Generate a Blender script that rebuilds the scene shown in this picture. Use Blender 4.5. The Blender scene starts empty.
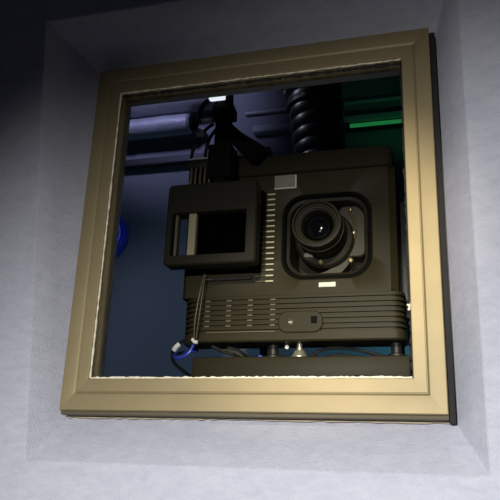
import bpy, bmesh, math, random
from mathutils import Vector, Matrix
random.seed(7)
PI = math.pi
C = bpy.context.scene.collection
Z0 = 1.3          # height of the window opening's lower edge above the floor

# ------------------------------------------------------------------ helpers
def V(x, y, z): return Vector((x, y, z + Z0))

def sharp(bm, deg=32):
    a = math.radians(deg)
    for f in bm.faces: f.smooth = True
    for e in bm.edges:
        e.smooth = len(e.link_faces) == 2 and e.calc_face_angle(0) < a

def obj(name, bm, m, parent=None, base=None):
    bmesh.ops.recalc_face_normals(bm, faces=bm.faces)
    sharp(bm)
    off = Vector((0, 0, 0))
    if parent is not None:
        r = parent
        while r.parent: r = r.parent
        off = r.location.copy()
    elif base is not None:
        off = Vector(base)
    bmesh.ops.translate(bm, verts=bm.verts, vec=-off)
    me = bpy.data.meshes.new(name)
    bm.to_mesh(me); bm.free()
    me.materials.append(m)
    o = bpy.data.objects.new(name, me)
    C.objects.link(o)
    if parent is not None: o.parent = parent
    elif base is not None: o.location = off
    return o

def tag(o, label, cat, group=None):
    o['label'] = label; o['category'] = cat
    if group: o['group'] = group
    return o

def thing(name, label, cat, loc, group=None):
    o = bpy.data.objects.new(name, None); C.objects.link(o)
    o.location = loc; o.empty_display_size = .05
    return tag(o, label, cat, group)

def struct(o):
    o['kind'] = 'structure'; return o

def new(): return bmesh.new()

def box(bm, x0, x1, y0, y1, z0, z1, bev=0, seg=2):
    vs = [bm.verts.new(V(x, y, z)) for x in (x0, x1) for y in (y0, y1) for z in (z0, z1)]
    fs = [(0,1,3,2),(4,6,7,5),(0,4,5,1),(2,3,7,6),(0,2,6,4),(1,5,7,3)]
    faces = [bm.faces.new([vs[i] for i in f]) for f in fs]
    if bev:
        es = list({e for f in faces for e in f.edges})
        bmesh.ops.bevel(bm, geom=es, offset=bev, segments=seg, profile=.5, affect='EDGES')

def loops(bm, L, close0=False, close1=False):
    """skin a list of equally long closed point loops"""
    R = [[bm.verts.new(p) for p in l] for l in L]
    n = len(R[0])
    for a, b in zip(R, R[1:]):
        for i in range(n):
            j = (i + 1) % n
            bm.faces.new((a[i], a[j], b[j], b[i]))
    if close0: bm.faces.new(R[0])
    if close1: bm.faces.new(R[-1])
    return R

def rrect(x0, x1, z0, z1, r, seg=6):
    """rounded rectangle as a list of 2-D points"""
    pts = []
    for cx, cz, a0 in ((x1-r, z1-r, 0), (x0+r, z1-r, 90), (x0+r, z0+r, 180), (x1-r, z0+r, 270)):
        for k in range(seg + 1):
            a = math.radians(a0 + 90 * k / seg)
            pts.append((cx + r*math.cos(a), cz + r*math.sin(a)))
    return pts

def front(pts, y): return [V(x, y, z) for x, z in pts]
def plan(pts, z): return [V(x, y, z) for x, y in pts]

def catmull(P, n=8):
    P = [Vector(p) for p in P]
    if len(P) < 3: return P
    Q = [P[0]*2 - P[1]] + P + [P[-1]*2 - P[-2]]
    out = []
    for i in range(1, len(Q) - 2):
        p0, p1, p2, p3 = Q[i-1:i+3]
        for k in range(n):
            t = k / n
            out.append(.5*((2*p1) + (p2-p0)*t + (2*p0-5*p1+4*p2-p3)*t*t + (3*p1-p0-3*p2+p3)*t**3))
    out.append(P[-1])
    return out

def tube(bm, P, r, seg=10, smooth=8, rf=None):
    P = [V(*p) for p in P]
    if smooth: P = catmull(P, smooth)
    n = len(P); T = []
    for i in range(n):
        T.append((P[min(i+1, n-1)] - P[max(i-1, 0)]).normalized())
    u = T[0].orthogonal().normalized(); L = []
    for i in range(n):
        u = (u - T[i]*u.dot(T[i])).normalized(); w = T[i].cross(u)
        rr = r if rf is None else rf(i / (n - 1))
        L.append([P[i] + (u*math.cos(2*PI*k/seg) + w*math.sin(2*PI*k/seg))*rr for k in range(seg)])
    loops(bm, L, True, True)

def lathe(bm, c, prof, axis='Y', seg=40, close0=True, close1=True):
    """prof: (radius, offset along axis) pairs around centre c (local coords)"""
    L = []
    for r, t in prof:
        l = []
        for k in range(seg):
            a = 2*PI*k/seg; s, q = r*math.cos(a), r*math.sin(a)
            if axis == 'Y': l.append(V(c[0]+s, c[1]+t, c[2]+q))
            elif axis == 'Z': l.append(V(c[0]+s, c[1]+q, c[2]+t))
            else: l.append(V(c[0]+t, c[1]+s, c[2]+q))
        L.append(l)
    loops(bm, L, close0, close1)

def torus(bm, c, R, r, axis='Y', seg=56, sub=10):
    rings = []
    for i in range(seg):
        a = 2*PI*i/seg; l = []
        for k in range(sub):
            b = 2*PI*k/sub; rr = R + r*math.cos(b); h = r*math.sin(b)
            if axis == 'Y': l.append(bm.verts.new(V(c[0]+rr*math.cos(a), c[1]+h, c[2]+rr*math.sin(a))))
            elif axis == 'X': l.append(bm.verts.new(V(c[0]+h, c[1]+rr*math.cos(a), c[2]+rr*math.sin(a))))
            else: l.append(bm.verts.new(V(c[0]+rr*math.cos(a), c[1]+rr*math.sin(a), c[2]+h)))
        rings.append(l)
    for i in range(seg):
        a, b = rings[i], rings[(i+1) % seg]
        for k in range(sub):
            bm.faces.new((a[k], a[(k+1) % sub], b[(k+1) % sub], b[k]))

# ------------------------------------------------------------------ materials
def mat(name, col, rough=.5, metal=0, spec=.5, noise=None, bump=None, emit=None, coat=0):
    """noise = (scale, second colour, detail, stretch xyz); bump = (scale, strength, distance)"""
    m = bpy.data.materials.new(name); m.use_nodes = True
    nt = m.node_tree; b = nt.nodes['Principled BSDF']
    b.inputs['Base Color'].default_value = (*col, 1)
    b.inputs['Roughness'].default_value = rough
    b.inputs['Metallic'].default_value = metal
    b.inputs['Specular IOR Level'].default_value = spec
    b.inputs['Coat Weight'].default_value = coat
    tc = nt.nodes.new('ShaderNodeTexCoord')
    if noise:
        sc, c2, det, st = noise
        mp = nt.nodes.new('ShaderNodeMapping'); mp.inputs['Scale'].default_value = st
        nz = nt.nodes.new('ShaderNodeTexNoise'); nz.inputs['Scale'].default_value = sc
        nz.inputs['Detail'].default_value = det; nz.inputs['Roughness'].default_value = .65
        rp = nt.nodes.new('ShaderNodeValToRGB')
        rp.color_ramp.elements[0].position = .32; rp.color_ramp.elements[1].position = .7
        rp.color_ramp.elements[0].color = (*col, 1); rp.color_ramp.elements[1].color = (*c2, 1)
        nt.links.new(tc.outputs['Object'], mp.inputs['Vector'])
        nt.links.new(mp.outputs['Vector'], nz.inputs['Vector'])
        nt.links.new(nz.outputs['Fac'], rp.inputs['Fac'])
        nt.links.new(rp.outputs['Color'], b.inputs['Base Color'])
    if bump:
        nb = nt.nodes.new('ShaderNodeTexNoise'); nb.inputs['Scale'].default_value = bump[0]
        nb.inputs['Detail'].default_value = 6
        bp = nt.nodes.new('ShaderNodeBump'); bp.inputs['Strength'].default_value = bump[1]
        bp.inputs['Distance'].default_value = bump[2]
        nt.links.new(tc.outputs['Object'], nb.inputs['Vector'])
        nt.links.new(nb.outputs['Fac'], bp.inputs['Height'])
        nt.links.new(bp.outputs['Normal'], b.inputs['Normal'])
    if emit:
        b.inputs['Emission Color'].default_value = (*emit[0], 1)
        b.inputs['Emission Strength'].default_value = emit[1]
    return m

def glass_mat(name, tint, refl):
    m = bpy.data.materials.new(name); m.use_nodes = True
    nt = m.node_tree; nt.nodes.remove(nt.nodes['Principled BSDF'])
    out = nt.nodes['Material Output']
    tr = nt.nodes.new('ShaderNodeBsdfTransparent'); tr.inputs['Color'].default_value = (*tint, 1)
    gl = nt.nodes.new('ShaderNodeBsdfGlossy'); gl.inputs['Roughness'].default_value = .01
    fr = nt.nodes.new('ShaderNodeFresnel'); fr.inputs['IOR'].default_value = refl
    mx = nt.nodes.new('ShaderNodeMixShader')
    nt.links.new(fr.outputs['Fac'], mx.inputs['Fac'])
    nt.links.new(tr.outputs['BSDF'], mx.inputs[1]); nt.links.new(gl.outputs['BSDF'], mx.inputs[2])
    nt.links.new(mx.outputs['Shader'], out.inputs['Surface'])
    return m

def felt_mat():
    m = mat('wall felt', (.36, .375, .47), .95, spec=.1)
    nt = m.node_tree; b = nt.nodes['Principled BSDF']
    tc = nt.nodes.new('ShaderNodeTexCoord')
    mp = nt.nodes.new('ShaderNodeMapping'); mp.inputs['Scale'].default_value = (1, 1, 2.2)
    mp.inputs['Rotation'].default_value = (0, .25, 0)
    n1 = nt.nodes.new('ShaderNodeTexNoise'); n1.inputs['Scale'].default_value = 26
    n1.inputs['Detail'].default_value = 13; n1.inputs['Roughness'].default_value = .76
    n1.inputs['Distortion'].default_value = .6
    rp = nt.nodes.new('ShaderNodeValToRGB')
    e = rp.color_ramp.elements
    e[0].position = .3; e[0].color = (.465, .475, .56, 1)
    e[1].position = .72; e[1].color = (.60, .61, .685, 1)
    n2 = nt.nodes.new('ShaderNodeTexNoise'); n2.inputs['Scale'].default_value = 420
    n2.inputs['Detail'].default_value = 4
    bp = nt.nodes.new('ShaderNodeBump'); bp.inputs['Strength'].default_value = .7; bp.inputs['Distance'].default_value = .003
    nt.links.new(tc.outputs['Object'], mp.inputs['Vector'])
    nt.links.new(mp.outputs['Vector'], n1.inputs['Vector'])
    nt.links.new(n1.outputs['Fac'], rp.inputs['Fac'])
    nt.links.new(rp.outputs['Color'], b.inputs['Base Color'])
    nt.links.new(tc.outputs['Object'], n2.inputs['Vector'])
    nt.links.new(n2.outputs['Fac'], bp.inputs['Height'])
    nt.links.new(bp.outputs['Normal'], b.inputs['Normal'])
    return m

M = {}
M['felt'] = felt_mat()
M['gold'] = mat('champagne frame', (.28, .225, .118), .55, .45, noise=(14, (.305, .244, .13), 3, (1, 1, 1)))
M['seal'] = mat('cream sealant', (.82, .74, .55), .6, noise=(60, (.9, .84, .68), 4, (1, 1, 1)))
M['gap_dark'] = mat('brown gap shade', (.10, .085, .05), .7)  # shade under the frame, put into the colour
M['seal_tan'] = mat('tan sealant', (.5, .42, .28), .7)
M['gasket'] = mat('black gasket and gap shade', (.012, .011, .01), .8)
M['glass'] = glass_mat('port glass', (.97, .985, .98), 1.2)
M['paint'] = mat('booth wall paint', (.27, .27, .30), .8, noise=(3, (.31, .31, .34), 4, (1, 1, 1)))
M['booth_ceiling'] = mat('booth ceiling paint', (.25, .25, .27), .9, noise=(5, (.3, .3, .32), 3, (1, 1, 1)))
M['floor'] = mat('dark carpet', (.05, .05, .06), .95, noise=(90, (.08, .08, .09), 5, (1, 1, 1)), bump=(300, .4, .004))
M['housing'] = mat('charcoal projector plastic', (.036, .028, .0125), .5, spec=.18, noise=(30, (.040, .031, .014), 3, (1, 1, 1)), bump=(900, .08, .0006))
M['hood'] = mat('brown black hood plastic', (.034, .027, .014), .45, spec=.22, bump=(900, .08, .0006))
M['dark'] = mat('black plastic', (.016, .014, .011), .5)
M['matt'] = mat('matt black', (.006, .0055, .005), .8, spec=.12)
M['glint'] = mat('beige louvre glint', (.88, .78, .54), .45, 0)  # pale colour carries the light caught by the louvre ends
M['rib'] = mat('grey brown rib', (.16, .135, .09), .4, .2)
M['plate'] = mat('pale badge', (.95, .92, .8), .4)
M['paper'] = mat('grey white sticker', (.36, .33, .25), .6, noise=(40, (.29, .265, .19), 3, (1, 1, 1)))
M['barrel'] = mat('lens barrel', (.020, .016, .0085), .5, spec=.15, noise=(50, (.032, .027, .018), 2, (1, 1, 1)))
M['lens'] = mat('lens glass', (.003, .003, .004), .03, spec=.9, coat=1)
M['bracket'] = mat('grey brown metal', (.062, .05, .027), .5, .1)
M['brass'] = mat('worn brass', (.45, .34, .18), .3, .8)
M['steel'] = mat('pale steel', (.62, .57, .45), .3, .7)
M['white'] = mat('white plastic', (.85, .85, .82), .4)
M['lamp'] = mat('white bracket glow', (.9, .9, .9), .4, emit=((.85, .9, 1), 1.0))  # emission stands in for the bright highlight on the pole bracket
M['polar'] = mat('polariser housing', (.021, .0175, .010), .5, spec=.25, bump=(800, .08, .0006))
M['cream'] = mat('cream strip', (.40, .34, .20), .45)
M['tint'] = glass_mat('tinted filter', (.35, .36, .36), 1.3)
M['rubber'] = mat('black rubber hose', (.012, .011, .012), .38, spec=.6)
M['galv'] = mat('grey pipe', (.30, .25, .27), .55, .1, noise=(12, (.36, .3, .32), 3, (1, 1, 1)))
M['foil'] = mat('silver duct wrap', (.45, .45, .5), .5, .2, noise=(9, (.62, .62, .66), 5, (.5, 2, 2)), bump=(26, .5, .012))
M['tray'] = mat('dark steel tray', (.03, .03, .035), .5, .3)
M['trunk'] = mat('pale trunking', (.6, .62, .62), .45)
M['cable'] = mat('black cable', (.012, .012, .014), .45)
M['blue'] = mat('blue cable', (.04, .06, .5), .35)
M['led'] = mat('blue light ring', (.02, .03, .2), .3, emit=((.006, .012, .3), .10))
M['led_rim'] = mat('bright blue rim', (.1, .2, .8), .3, emit=((.03, .06, .8), .45))
M['green'] = mat('green glow tube', (.05, .4, .12), .3, emit=((.010, .13, .035), 1.0))
M['stand'] = mat('charcoal stand paint', (.028, .0225, .0105), .55, spec=.2, noise=(16, (.031, .025, .012), 3, (1, 1, 1)))

# ------------------------------------------------------------------ setting
def quad_loop(x0, x1, x2, x3, z0, z1, y):   # BL.x, BR.x, TR.x, TL.x
    return [V(x0, y, z0), V(x1, y, z0), V(x2, y, z1), V(x3, y, z1)]

TOP = 2.6
bm = new()
R = loops(bm, [
    quad_loop(-1.9, 1.9, 1.9, -1.9, -Z0, TOP, .11),
    quad_loop(-1.9, 1.9, 1.9, -1.9, -Z0, TOP, -.05),
    quad_loop(-.394, .423, .425, -.494, -.160, .82, -.05),
    quad_loop(-.372, .378, .377, -.372, -.0745, .706, .046),
    quad_loop(-.335, .335, .335, -.335, -.028, .666, .046),
    quad_loop(-.335, .335, .335, -.335, -.028, .666, .11),
    quad_loop(-1.9, 1.9, 1.9, -1.9, -Z0, TOP, .11)])
bmesh.ops.remove_doubles(bm, verts=bm.verts, dist=1e-6)
es = []
for e in bm.edges:
    a, b = e.verts
    ya, yb = a.co.y, b.co.y
    if abs(a.co.x) < .6 and abs(b.co.x) < .6 and min(ya, yb) < -.04: es.append(e)
bmesh.ops.bevel(bm, geom=es, offset=.005, segments=3, profile=.5, affect='EDGES')
struct(obj('wall_front', bm, M['felt']))

bm = new(); box(bm, -1.9, 1.9, -3.2, 2.0, -Z0 - .1, -Z0); struct(obj('floor', bm, M['floor']))
bm = new(); box(bm, -1.9, 1.9, -.05, 2.0, TOP, TOP + .1); struct(obj('ceiling', bm, M['booth_ceiling']))
bm = new(); box(bm, -1.9, 1.9, 1.9, 2.0, -Z0, TOP); struct(obj('wall_back', bm, M['paint']))
bm = new(); box(bm, -2.0, -1.9, -.05, 2.0, -Z0, TOP); struct(obj('wall_left', bm, M['paint']))
bm = new(); box(bm, 1.9, 2.0, -.05, 2.0, -Z0, TOP); struct(obj('wall_right', bm, M['paint']))

# window: champagne frame of four mitred members, glass, sealant, gasket
HW, HH = .31, .6385
win = bpy.data.objects.new('window_1', None); C.objects.link(win)
win.location = V(0, .046, -.062); struct(win)
prof = [(1, .046), (1, .002), (.97, 0), (.50, 0), (.485, .0004), (.43, .0030), (.415, .0030), (.40, .0022), (.07, .0026),
        (.02, .0030), (0, .0060), (0, .046)]
def corner(u, y, ix, iz):
    wx, wz = .056, .062
    x = (HW + u*wx) * (1 if ix else -1)
    z = (HH + u*wz) if iz else -u*wz
    return V(x, y, z)
CS = [(0, 0), (1, 0), (1, 1), (0, 1)]
for k in range(4):
    a, b = CS[k], CS[(k + 1) % 4]
    bm = new()
    A = [bm.verts.new(corner(u, y, *a)) for u, y in prof]
    B = [bm.verts.new(corner(u, y, *b)) for u, y in prof]
    n = len(prof)
    for i in range(n):
        j = (i + 1) % n
        bm.faces.new((A[i], A[j], B[j], B[i]))
    bm.faces.new(A); bm.faces.new(B)
    obj('frame_member', bm, M['gold'], win)
bm = new(); box(bm, -.313, .313, .032, .038, -.003, HH + .003); obj('glass_pane', bm, M['glass'], win)

def bead(name, pts, r, jit, m, n=90, seed=1):
    rnd = random.Random(seed)
    bm = new(); P = []
    a, b = Vector(pts[0]), Vector(pts[1])
    rad = []
    for i in range(n + 1):
        q = a.lerp(b, i / n)
        P.append((q.x + rnd.uniform(-jit, jit), q.y + rnd.uniform(-jit, jit)*.4, q.z + rnd.uniform(-jit, jit)))
        rad.append(max(.0006, r*(1 + rnd.uniform(-.45, .55))))
    tube(bm, P, r, 7, 0, lambda t: rad[min(n, int(round(t*n)))])
    return obj(name, bm, m, win)
bead('sealant_bead', ((-.309, .0065, .001), (.309, .0065, .001)), .0021, .0006, M['seal'], 120, 2)
bead('sealant_bead', ((-.309, .0065, .001), (-.309, .0065, .637)), .0017, .0002, M['seal'], 90, 3)
bead('sealant_bead', ((-.309, .0065, .6375), (.309, .0065, .6375)), .0013, .0006, M['seal'], 90, 4)
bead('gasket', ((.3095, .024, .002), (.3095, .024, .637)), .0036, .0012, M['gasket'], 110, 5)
bead('gasket', ((-.309, .020, .6375), (.309, .020, .6375)), .0032, .0012, M['gasket'], 110, 6)
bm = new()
box(bm, .366, .3775, .018, .046, -.0740, .700, .002); obj('gap_shade', bm, M['gasket'], win)  # black strip standing in for the shaded gap beside the frame
bm = new(); box(bm, -.366, .366, .008, .046, -.0695, -.062, .0015); obj('gap_shade', bm, M['gap_dark'], win)  # brown strip standing in for the shade below the frame
bead('sealant_bead', ((-.366, .038, -.0715), (.366, .038, -.0715)), .0018, .0004, M['seal_tan'], 60, 8)
bm = new()
for (dx, dz, r) in ((0, 0, .0042), (.003, .006, .003), (-.002, -.006, .0028), (-.004, .002, .002)):
    lathe(bm, (.309 + dx, .012, .129 + dz), [(.0005, -r), (r*.8, -r*.5), (r, 0), (r*.8, r*.5), (.0005, r)], 'Y', 9)
obj('sealant_lump', bm, M['seal'], win)

# ------------------------------------------------------------------ stand
st = thing('projector_stand', 'wide charcoal stand with flat top carrying the cinema projector', 'stand', V(0, .85, -Z0))
bm = new(); box(bm, -.287, .282, .5, 1.25, .062, .126, .006); obj('top_shelf', bm, M['stand'], st)
bm = new(); box(bm, -.27, .265, .53, 1.23, -Z0, .062, .006); obj('cabinet', bm, M['stand'], st)
bm = new(); box(bm, .135, .20, .4965, .502, .068, .076, .001); obj('slot', bm, M['matt'], st)

# ------------------------------------------------------------------ projector
pr = thing('cinema_projector', 'large charcoal cinema projector with round lens standing behind the port glass', 'projector', V(0, .85, .126))
# rear body
bm = new(); pts = rrect(-.325, .254, .668, 1.2, .03, 4)
loops(bm, [plan(pts, .345), plan(pts, .636)], True, True)
obj('rear_housing', bm, M['dark'], pr)
bm = new(); box(bm, .25, .29, .62, 1.15, .24, .585, .012); obj('side_cover', bm, M['dark'], pr)
# hood with soft upper edge
bm = new(); L = []
for z, ins in ((.637, .004), (.641, 0), (.688, 0), (.696, .004), (.700, .012)):
    L.append(plan(rrect(-.335 + ins, .254 - ins, .488 + ins, 1.21 - ins, .022, 5), z))
loops(bm, L, True, True)
obj('top_hood', bm, M['hood'], pr)

# front panel with rounded-square lens recess
def hole(ins, y, r=.062):
    return front(rrect(-.051 + ins, .197 - ins, .326 + ins, .575 - ins, max(.01, r - ins*.6), 10), y)
def outer_loop(y, n_like, x0=-.330, x1=.258, z0=.288, z1=.637):
    c = Vector((.073, .45)); out = []
    rays = []
    for p in n_like:
        d = Vector((p.x, p.z - Z0)) - c; t = 1e9
        for comp, lo, hi in ((0, x0, x1), (1, z0, z1)):
            if d[comp] > 1e-9: t = min(t, (hi - c[comp]) / d[comp])
            elif d[comp] < -1e-9: t = min(t, (lo - c[comp]) / d[comp])
        q = c + d*t; out.append([q.x, q.y])
    for cx, cz in ((x0, z0), (x1, z0), (x0, z1), (x1, z1)):      # snap nearest ray to each corner
        k = min(range(len(out)), key=lambda i: (out[i][0]-cx)**2 + (out[i][1]-cz)**2)
        out[k] = [cx, cz]
    return [V(x, y, z) for x, z in out]
bm = new()
h0 = hole(0, .5)
o_back = outer_loop(.669, h0); o_mid = outer_loop(.512, h0)
o_front = outer_loop(.5, h0, -.318, .240, .288, .637)
L = loops(bm, [o_back, o_mid, o_front, h0, hole(.003, .502), hole(.004, .669), o_back])
bmesh.ops.remove_doubles(bm, verts=bm.verts, dist=1e-6)
fp = obj('front_panel', bm, M['housing'], pr)
# recess: dark lip ring, inner wall, back plate
bm = new()
loops(bm, [hole(.004, .502), hole(.0105, .498), hole(.014, .506), hole(.014, .512)]); obj('recess_lip', bm, M['matt'], pr)
bm = new()
loops(bm, [hole(.014, .512), hole(.022, .515), hole(.030, .600), hole(.09, .603)], False, True)
rec = obj('lens_recess', bm, M['barrel'], pr)
# mount and plates in the recess
bm = new()
pts = rrect(.100, .172, .400, .548, .016, 5)
loops(bm, [front(pts, .602), front(pts, .550), front(rrect(.103, .169, .403, .545, .015, 5), .546)], True, True)
obj('mount_plate', bm, M['bracket'], pr)
bm = new()
arc = [(.045 + .115*math.cos(a)*.9, .46 + .125*math.sin(a)) for a in [math.radians(d) for d in range(255, 331, 5)]]
arc2 = [(x - .014*(1 if i else 1), z + .022) for i, (x, z) in enumerate(arc)][::-1]
ring = arc + arc2
loops(bm, [front(ring, .602), front(ring, .55)], True, True)
obj('lower_bracket', bm, M['bracket'], pr)
bm = new(); lathe(bm, (.062, .545, .452), [(.082, .055), (.082, -.006), (.076, -.014), (.05, -.014)], 'Y', 44)
obj('lens_mount', bm, M['barrel'], pr)
for dx, dz, w in ((.142, .468, .012), (.134, .535, .010)):
    bm = new(); lathe(bm, (dx, .541, dz), [(w*.5, .008), (w*.5, -.004), (.001, -.006)], 'Y', 10)
    obj('mount_stud', bm, M['brass'], pr)
bm = new(); tube(bm, [(.128, .542, .532), (.141, .54, .505), (.145, .54, .475), (.140, .542, .440)], .004, 8)
obj('focus_rod', bm, M['brass'], pr)
for sx, sz in ((.056, .381), (.136, .381)):
    bm = new(); lathe(bm, (sx, .522, sz), [(.0075, .08), (.0075, -.004), (.004, -.007)], 'Y', 14)
    s = obj('screw', bm, M['brass'], pr)
bm = new(); box(bm, .012, .036, .508, .602, .393, .404, .001); box(bm, .026, .036, .508, .602, .403, .419, .001)
obj('corner_clip', bm, M['paper'], pr)
# lens barrel
lc = (.060, .425, .457)
bm = new()
lathe(bm, lc, [(.066, .13), (.066, .06), (.064, .058), (.0645, .035), (.0655, .004), (.064, .0), (.0585, -.001), (.057, .003), (.056, .006),
               (.0515, .006), (.0505, .010), (.0465, .011), (.0455, .0155), (.0435, .016), (.0425, .024), (.041, .032), (.040, .05)],
      'Y', 64, True, True)
lb = obj('lens_barrel', bm, M['barrel'], pr)
bm = new(); torus(bm, (lc[0], lc[1] + .001, lc[2]), .0612, .0016, 'Y'); obj('front_ring', bm, M['dark'], lb)
bm = new(); torus(bm, (lc[0], lc[1] + .04, lc[2]), .0640, .0030, 'Y'); obj('grip_ring', bm, M['bracket'], lb)
bm = new()
lathe(bm, (lc[0], lc[1] + .040, lc[2]), [(.0405, 0)] + [(.0405*math.cos(t), -.022*math.sin(t)) for t in [i*PI/2/10 for i in range(1, 10)]] + [(.0004, -.022)], 'Y', 48)
obj('lens_element', bm, M['lens'], lb)

# column of louvres beside the lens
for k in range(17):
    z = .578 - k*.0157
    bm = new()
    P = [(-.118, .4985), (-.070, .4985)]
    vs = []
    prof_s = [(.4995, z + .0038), (.4945, z + .0005), (.4945, z - .0015), (.4995, z - .0030)]
    loops(bm, [[V(-.118, y, q) for y, q in prof_s], [V(-.096, y, q) for y, q in prof_s],
               [V(-.069, y, q) for y, q in prof_s]], True, True)
    lv = obj('louvre', bm, M['rib'], pr)
    bm = new(); box(bm, -.090, -.0675, .4925, .4975, z - .0026, z + .0016, .0012, 1)
    obj('tip_glint', bm, M['glint'], lv)  # louvre end with its glint put into the colour
# dark grille behind the polariser
for k in range(13):
    z = .572 - k*.0195
    bm = new(); box(bm, -.262, -.128, .4935, .503, z - .0052, z + .0052, .002, 1); gb = obj('grille_bar', bm, M['dark'], pr)
    bm = new(); box(bm, -.262, -.243, .4915, .4945, z - .0020, z + .0020, .0008, 1); obj('bar_end', bm, M['rib'], gb)

# lower skirt with moulded grooves, wrapping the corners
def skirt_pts(ins):
    x0, x1, y0, y1 = -.332 + ins, .272 - ins, .500 + ins, .60
    c = .075 - ins*.4
    pts = [(x1, y1), (x0, y1), (x0, y0 + .055)]
    for k in range(7):
        t = k / 6; a = (x0, y0 + .055); m_ = (x0 + .012, y0); b = (x0 + c, y0)
        pts.append(((1-t)**2*a[0] + 2*t*(1-t)*m_[0] + t*t*b[0], (1-t)**2*a[1] + 2*t*(1-t)*m_[1] + t*t*b[1]))
    for k in range(7):
        t = k / 6; a = (x1 - .03, y0); m_ = (x1, y0); b = (x1, y0 + .03)
        pts.append(((1-t)**2*a[0] + 2*t*(1-t)*m_[0] + t*t*b[0], (1-t)**2*a[1] + 2*t*(1-t)*m_[1] + t*t*b[1]))
    return pts
lev = [(.2885, .0)]
gz = [.2770, .2630, .2495, .2360, .2220, .2080, .1945]
for g in gz: lev += [(g + .0030, 0), (g + .0022, .006), (g - .0018, .006), (g - .0036, 0)]
lev += [(.169, 0), (.165, .004)]
bm = new()
loops(bm, [plan(skirt_pts(i), z) for z, i in lev], True, True)
sk = obj('lower_skirt', bm, M['housing'], pr)
for cx in (-.250, -.190, -.130, -.068):
    for g in gz[:6]:
        bm = new(); box(bm, cx - .0075, cx + .0075, .4975, .506, g - .003, g + .002, .001, 1)
        obj('groove_rib', bm, M['rib'], sk)
bm = new(); box(bm, -.252, -.06, .4965, .502, .1890, .1925, .001, 1); obj('bright_edge_strip', bm, M['rib'], pr)
# service latch
bm = new(); pts = rrect(-.052, .066, .186, .243, .024, 7)
pin = rrect(-.0495, .0635, .1885, .2405, .0225, 7)
loops(bm, [front(pts, .506), front(pts, .4975), front(pin, .495)], True, True)
la = obj('latch_plate', bm, M['housing'], pr)
bm = new(); box(bm, .035, .051, .4935, .4965, .209, .228, .001, 1); obj('latch_hole', bm, M['matt'], la)
bm = new(); lathe(bm, (-.020, .4955, .213), [(.0095, .001), (.0095, -.002), (.0075, -.003)], 'Y', 20); kl = obj('key_lock', bm, M['bracket'], la)
bm = new(); box(bm, -.024, -.013, .4910, .4930, .2105, .2150, .0008, 1); obj('lock_slot', bm, M['steel'], la)
# badge and sticker
bm = new(); box(bm, .054, .099, .4968, .5005, .3055, .3185, .0012, 1); o = obj('badge', bm, M['plate'], pr); o['label'] = 'small pale badge under the lens'
bm = new()
for q in [(-.071, .638), (-.071, .591), (-.009, .594), (-.009, .636)]: pass
sx0, sx1, sz0, sz1 = -.072, -.0095, .5925, .6335
box(bm, sx0, sx1, .4955, .4995, sz0, sz1, .0008, 1)
o = obj('sticker', bm, M['paper'], pr); o['label'] = 'grey white sticker above the lens'
bm = new(); box(bm, sx1 - .0035, sx1 + .0005, .4945, .4985, sz0 + .002, sz1 - .002, .0006, 1)
box(bm, sx0, sx1, .4945, .4985, sz0 - .0008, sz0 + .0028, .0006, 1); obj('sticker_edge', bm, M['plate'], o)
# feet
bm = new(); lathe(bm, (-.004, .545, 0), [(.026, .126), (.026, .131), (.019, .134), (.014, .147), (.0075, .149), (.0075, .166)], 'Z', 20)
o = obj('foot', bm, M['steel'], pr); o['label'] = 'pale steel threaded foot'
for fx, fy in ((.245, .56), (-.080, .565), (.22, 1.1), (-.25, 1.1)):
    hi = .166 if fy < .8 else .346
    bm = new(); lathe(bm, (fx, fy, 0), [(.024, .126), (.024, .136), (.014, .140), (.014, hi)], 'Z', 16); obj('foot', bm, M['dark'], pr)
bm = new(); lathe(bm, (-.037, .54, .156), [(.005, .004), (.006, 0), (.005, -.004)], 'Y', 12); obj('indicator_stud', bm, M['white'], pr)
bm = new(); box(bm, -.041, -.033, .538, .56, .160, .166); obj('stud_bracket', bm, M['dark'], pr)

# ------------------------------------------------------------------ exhaust
ex = thing('exhaust_duct', 'ribbed black flexible exhaust hose rising from the projector hood to a grey pipe', 'duct', V(.02, .75, .700))
bm = new()
def hose_r(t):
    base = .079 + .009*t
    return base + .0065*abs(math.sin(PI*8.0*t))**.6 - .004
P = [(.021 - .035*i/96, .75, .712 + .360*i/96) for i in range(97)]
tube(bm, P, .08, 40, 0, hose_r); obj('flexible_hose', bm, M['rubber'], ex)
bm = new(); lathe(bm, (-.016, .75, 0), [(.080, 1.07), (.089, 1.073), (.089, TOP)], 'Z', 36); obj('rigid_pipe', bm, M['galv'], ex)
for cz, cx in ((1.045, -.012), (.985, -.006)):
    bm = new(); lathe(bm, (cx, .75, cz), [(.090, -.006), (.0935, -.006), (.0935, .006), (.090, .006)], 'Z', 40, False, False)
    hc = obj('hose_clamp', bm, M['dark'], ex)
    a = math.radians(-103 if cz < 1 else -168)
    x, y = cx + .094*math.cos(a), .75 + .094*math.sin(a)
    bm = new(); lathe(bm, (x, y, cz), [(.0055, .004), (.007, 0), (.0055, -.006)], 'Y', 12); obj('clamp_screw', bm, M['white'], hc)
bm = new(); lathe(bm, (.022, .75, .700), [(.105, 0), (.105, .008), (.090, .012), (.083, .03)], 'Z', 36); obj('collar', bm, M['dark'], ex)

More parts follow.
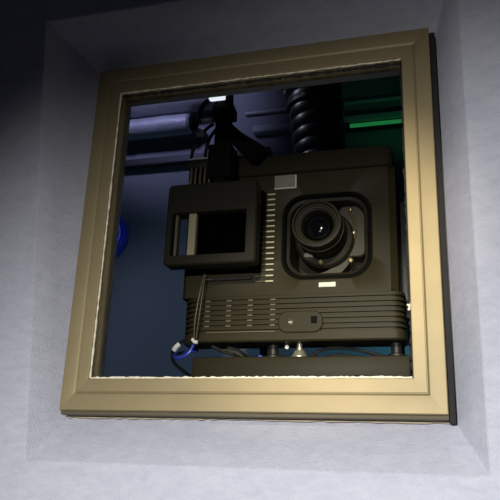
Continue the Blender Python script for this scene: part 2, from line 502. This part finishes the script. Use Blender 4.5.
# ------------------------------------------------------------------ polariser on its pole
po = thing('polarizing_filter_unit', 'charcoal filter frame with a rectangular opening hanging on a black pole before the projector', 'filter unit', V(-.207, .425, .58))
def pr_out(i): return rrect(-.340 + i, -.088 - i, .346 + i, .577 - i, .012, 4)
def pr_in(i): return rrect(-.322 - i, -.117 + i, .374 - i, .492 + i, .003, 4)
bm = new()
loops(bm, [front(pr_out(.004), .425), front(pr_out(0), .420), front(pr_out(0), .384), front(pr_out(.004), .380),
           front(pr_in(.002), .380), front(pr_in(0), .383), front(pr_in(0), .420), front(pr_in(.0), .425), front(pr_out(.004), .425)])
bmesh.ops.remove_doubles(bm, verts=bm.verts, dist=1e-6)
obj('filter_frame', bm, M['polar'], po)
bm = new(); box(bm, -.278, -.257, .388, .412, .374, .492, .001, 1); o = obj('slide_rail', bm, M['cream'], po); o['label'] = 'cream vertical slide rail'
bm = new(); box(bm, -.318, -.310, .392, .412, .374, .492, .001, 1); obj('slide_rail', bm, M['rib'], po)
bm = new(); box(bm, -.257, -.117, .402, .406, .374, .492); obj('filter_pane', bm, M['tint'], po)
# pole up to the booth ceiling
bm = new(); lathe(bm, (-.207, .425, 0), [(.024, .576), (.024, TOP)], 'Z', 24); obj('pole', bm, M['matt'], po)
bm = new(); box(bm, -.240, -.172, .395, .455, .60, .70, .006); obj('pole_clamp', bm, M['matt'], po)
bm = new(); box(bm, -.236, -.176, .396, .454, .79, .826, .006); obj('pole_joint', bm, M['matt'], po)
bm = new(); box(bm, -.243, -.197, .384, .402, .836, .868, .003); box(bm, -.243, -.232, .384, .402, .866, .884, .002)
o = obj('glow_bracket', bm, M['lamp'], po); o['label'] = 'small white bracket on the pole, its highlight put in as glow'  # no lamp here: the emissive material stands in for the bracket's highlight
bm = new(); box(bm, -.268, -.236, .40, .42, .779, .785, .001, 1); o = obj('hook', bm, M['white'], po)
bm = new(); tube(bm, [(-.266, .41, .785), (-.274, .41, .81), (-.262, .41, .84), (-.243, .41, .85)], .007, 8); obj('hook_arm', bm, M['matt'], po)
bm = new(); tube(bm, [(-.218, .44, .792), (-.172, .442, .735), (-.132, .446, .70), (-.104, .448, .672)], .02, 14, 6,
                 lambda t: .016 + .016*t if t < .93 else .022); obj('swing_handle', bm, M['matt'], po)
bm = new(); lathe(bm, (-.275, .42, .748), [(.001, -.014), (.010, -.010), (.014, 0), (.010, .010), (.001, .014)], 'Z', 14)
obj('ball_knob', bm, M['trunk'], po)
bm = new(); tube(bm, [(-.236, .42, .775), (-.258, .42, .76), (-.275, .42, .735), (-.292, .42, .70), (-.298, .42, .665)], .005, 8); obj('loop_cable', bm, M['cable'], po)
bm = new(); tube(bm, [(-.225, .42, .76), (-.245, .42, .73), (-.254, .42, .69), (-.255, .42, .66)], .005, 8); obj('loop_cable', bm, M['cable'], po)
bm = new(); box(bm, -.300, -.226, .41, .43, .664, .667); obj('terminal_rail', bm, M['trunk'], po)
bm = new(); box(bm, -.300, -.222, .412, .44, .640, .664, .002); obj('terminal_block', bm, M['dark'], po)
for k in range(6):
    x = -.292 + k*.0135
    bm = new(); tube(bm, [(x, .418, .645), (x + .001, .414, .61), (x, .416, .577)], .0032, 8, 4); obj('terminal_pin', bm, M['rib'], po)

# ------------------------------------------------------------------ services on the back wall
def wall_pipe(name, label, z, r, x1, m, bulge):
    t = thing(name, label, 'duct', V(-1.4, 1.82, z - r), 'silver ducts under the booth ceiling')
    bm = new(); P = []; L = []
    prof = [(.02, -1.9)] + [(r*(1 + bulge*math.sin(i*1.7)), -1.9 + (x1 + 1.9)*i/14) for i in range(15)]
    prof += [(r*.8, x1 + .012)]
    lathe(bm, (0, 1.82, z), prof, 'X', 32); obj('duct_wrap', bm, m, t)
    bm = new(); lathe(bm, (0, 1.82, z), [(r*.7, x1 - .01), (r*.7, x1 + .03), (r*.3, x1 + .05)], 'X', 24); obj('end_cap', bm, M['matt'], t)
    for bx in (-1.6, -1.25):
        bm = new(); lathe(bm, (0, 1.82, z), [(r*1.08, bx - .012), (r*1.1, bx), (r*1.08, bx + .012)], 'X', 30, False, False)
        box(bm, bx - .008, bx + .008, 1.82 + r*.9, 1.905, z - .008, z + .008); obj('wall_bracket', bm, M['tray'], t)
    return t
wall_pipe('air_duct', 'upper and longer of two wrapped silver ducts at the booth wall left of the pole', 1.753, .071, -.762, M['foil'], .02)
wall_pipe('air_duct', 'lower and shorter of two wrapped silver ducts at the booth wall left of the pole', 1.603, .056, -.891, M['foil'], .02)

ct = thing('cable_tray', 'dark steel cable tray crossing the booth wall below the silver ducts', 'cable tray', V(-1.2, 1.87, 1.386))
bm = new(); box(bm, -1.9, -.45, 1.85, 1.89, 1.400, 1.408, .002, 1); box(bm, -1.9, -.45, 1.85, 1.856, 1.408, 1.440); box(bm, -1.9, -.45, 1.884, 1.89, 1.408, 1.440)
obj('channel', bm, M['tray'], ct)
for bx in (-1.6, -.55):
    bm = new(); box(bm, bx - .012, bx + .012, 1.85, 1.905, 1.386, 1.400); obj('wall_arm', bm, M['tray'], ct)

tr = thing('wall_trunking', 'pale cable trunking running level across the green-lit booth back wall', 'trunking', V(.4, 1.9, 1.5))
bm = new(); box(bm, -.55, 1.88, 1.86, 1.905, 1.535, 1.575, .003, 1); obj('channel', bm, M['trunk'], tr)
gs = thing('glow_strip', 'green glowing strip standing in for exit-sign glow right of the exhaust hose', 'lamp', V(.9, 1.87, 1.50))  # added glowing tube in place of exit-sign glow on the wall
bm = new(); box(bm, -.06, 1.88, 1.862, 1.905, 1.498, 1.5345, .003, 1); obj('added_strip_base', bm, M['tray'], gs)
bm = new(); tube(bm, [(-.05, 1.853, 1.512), (.9, 1.853, 1.512), (1.87, 1.853, 1.512)], .010, 12, 2); obj('glow_tube', bm, M['green'], gs)
for ex_ in (-.055, 1.86):
    bm = new(); box(bm, ex_, ex_ + .015, 1.838, 1.864, 1.498, 1.526, .002, 1); obj('added_tube_holder', bm, M['tray'], gs)
t2 = tag(obj('conduit', (lambda b: (tube(b, [(-.60, 1.89, 1.665), (.1, 1.89, 1.665), (1.85, 1.89, 1.665)], .010, 10, 2), b)[1])(new()), M['trunk'], None, V(0, 1.88, 1.66)),
         'thin pale conduit on the booth wall above the level trunking', 'conduit')

rl = thing('ring_lamp', 'blue glowing ring lamp on the booth wall at the left window jamb', 'lamp', V(-1.372, 1.9, 1.015))
RC = (-1.372, 1.86, 1.015)
bm = new(); lathe(bm, RC, [(.145, .045), (.145, -.004), (.140, -.012), (.122, -.012), (.118, -.004), (.118, .045)], 'Y', 64, False, False); obj('ring_diffuser', bm, M['led'], rl)
bm = new(); torus(bm, (RC[0], RC[1] - .012, RC[2]), .123, .003, 'Y', 64); obj('inner_rim', bm, M['led_rim'], rl)
bm = new(); lathe(bm, RC, [(.122, .045), (.122, .03), (.02, .03)], 'Y', 40); obj('back_disc', bm, M['matt'], rl)

# ------------------------------------------------------------------ cables
def cable(name, label, P, r, m, base=None):
    bm = new(); tube(bm, P, r, 8, 8)
    return tag(obj(name, bm, m, None, V(*(base or P[-1]))), label, 'cable')
c = thing('signal_cable', 'blue cable with a white plug curling off the lower left projector corner', 'cable', V(-.33, .52, .13))
bm = new(); tube(bm, [(-.285, .50, .160), (-.292, .495, .140), (-.310, .495, .126), (-.332, .50, .124), (-.345, .52, .135), (-.335, .56, .150), (-.30, .58, .158)], .0042, 8); obj('sheath', bm, M['blue'], c)
bm = new(); tube(bm, [(-.337, .492, .143), (-.330, .490, .152), (-.322, .492, .160)], .007, 10, 3); obj('plug', bm, M['white'], c)
c = thing('power_cable', 'black cable loop ending in a white plug at the projector corner', 'cable', V(-.30, .51, .13))
bm = new(); tube(bm, [(-.279, .492, .168), (-.296, .50, .160), (-.318, .505, .170), (-.345, .51, .150), (-.352, .53, .120), (-.335, .56, .10), (-.31, .60, .08)], .005, 8); obj('sheath', bm, M['cable'], c)
bm = new(); tube(bm, [(-.284, .487, .172), (-.277, .486, .164), (-.268, .487, .163)], .005, 10, 3); obj('plug', bm, M['white'], c)
cable('pull_cord', 'thin grey cord pair hanging slanted under the filter frame', [(-.255, .470, .346), (-.262, .462, .29), (-.272, .466, .22), (-.277, .480, .172)], .0016, M['rib'])
cable('pull_cord', 'second thin grey cord beside the slanted pair under the filter frame', [(-.251, .470, .346), (-.254, .462, .29), (-.262, .466, .22), (-.271, .480, .172)], .0014, M['rib'])
cable('black_cable', 'black cable drooping under the left half of the projector skirt', [(-.24, .52, .158), (-.21, .53, .145), (-.18, .54, .136), (-.150, .555, .1308)], .0045, M['cable'])
cable('black_cable', 'black cable crossing under the projector left of the steel foot', [(-.20, .535, .158), (-.175, .545, .152), (-.158, .56, .140), (-.155, .60, .1308)], .0042, M['cable'])
cable('grey_cable', 'grey cable arching onto the stand top left of the steel foot', [(-.215, .53, .147), (-.19, .525, .148), (-.17, .522, .138), (-.150, .52, .1295)], .0030, M['bracket'])
cable('black_cable', 'black cable arching right of the steel foot under the projector', [(.015, .57, .131), (.045, .565, .150), (.09, .565, .158), (.15, .565, .150), (.19, .565, .140), (.22, .57, .131)], .0045, M['cable'])
cable('black_cable', 'black cable lying on the stand top right of the steel foot', [(.04, .588, .1318), (.09, .588, .142), (.14, .588, .136), (.185, .588, .1318), (.21, .588, .1318)], .0052, M['cable'])
c = thing('power_block', 'low black power block lying on the stand top beneath the projector', 'power block', V(.17, .62, .126))
bm = new(); box(bm, .075, .262, .60, .66, .126, .141, .003); obj('body', bm, M['dark'], c)
c = thing('junction_box', 'small black box with a blue connector on the stand top left of the steel foot', 'box', V(-.07, .6, .126))
bm = new(); box(bm, -.140, -.03, .600, .655, .126, .146, .003); obj('body', bm, M['dark'], c)
bm = new(); lathe(bm, (-.122, .592, .138), [(.0065, .01), (.0075, 0), (.0065, -.008)], 'Y', 14); obj('connector', bm, M['blue'], c)

# ------------------------------------------------------------------ light
def light(kind, name, loc, target, power, col, **k):
    l = bpy.data.lights.new(name, kind); l.energy = power; l.color = col
    for a, v in k.items(): setattr(l, a, v)
    o = bpy.data.objects.new(name, l); C.objects.link(o)
    o.location = V(*loc)
    o.rotation_euler = (V(*target) - o.location).to_track_quat('-Z', 'Y').to_euler()
    return o
light('SPOT', 'auditorium_downlight', (.14, -2.4, .14), (.45, 0, -1.13), 345, (1, .985, .96), spot_size=math.radians(92), spot_blend=1, shadow_soft_size=.035)
light('SPOT', 'auditorium_side_lamp', (.42, -2.3, .85), (.06, .5, .12), 280, (1, .88, .66), spot_size=math.radians(17), spot_blend=1, shadow_soft_size=.035)
light('SPOT', 'booth_blue_lamp', (-1.3, .6, 2.3), (-1.08, 1.86, 1.86), 36, (.52, .54, 1), spot_size=math.radians(47), spot_blend=.5, shadow_soft_size=.12)
light('SPOT', 'hose_rim_fill', (-.9, .55, 1.7), (-.02, .75, .98), 9, (.7, .75, 1), spot_size=math.radians(32), spot_blend=.4, shadow_soft_size=.04)  # added spot without a visible source, for rim highlights on the hose
light('SPOT', 'low_wall_fill', (-1.5, .7, .9), (-.9, 1.9, .35), 9, (.55, .62, 1), spot_size=math.radians(70), spot_blend=1, shadow_soft_size=.1)  # added spot without a visible source, lifts the lower left wall
light('SPOT', 'booth_green_lamp', (.62, 1.50, 1.1), (.12, 1.86, 1.55), .9, (.05, 1, .32), spot_size=math.radians(38), spot_blend=1, shadow_soft_size=.03)
light('SPOT', 'teal_gap_fill', (1.0, 1.4, .4), (.15, 1.9, .36), 22, (.2, .75, 1), spot_size=math.radians(85), spot_blend=1, shadow_soft_size=.05)  # added spot without a visible source, brightens the wall seen under the projector

w = bpy.data.worlds.new('night'); bpy.context.scene.world = w; w.use_nodes = True
w.node_tree.nodes['Background'].inputs[0].default_value = (.30, .33, .5, 1)
w.node_tree.nodes['Background'].inputs[1].default_value = .02

# ------------------------------------------------------------------ camera
cd = bpy.data.cameras.new('camera'); cam = bpy.data.objects.new('camera', cd); C.objects.link(cam)
cam.location = V(.36825, -1.21517, -.17218)
cam.rotation_euler = (1.89030, -.036856, .274443)
cd.sensor_width = 36; cd.lens = 686.262/500*36; cd.clip_start = .02
sc = bpy.context.scene
sc.camera = cam
vs = sc.view_settings
vs.view_transform = 'Standard'; vs.look = 'None'; vs.gamma = 1; vs.use_curve_mapping = False; vs.exposure = 0
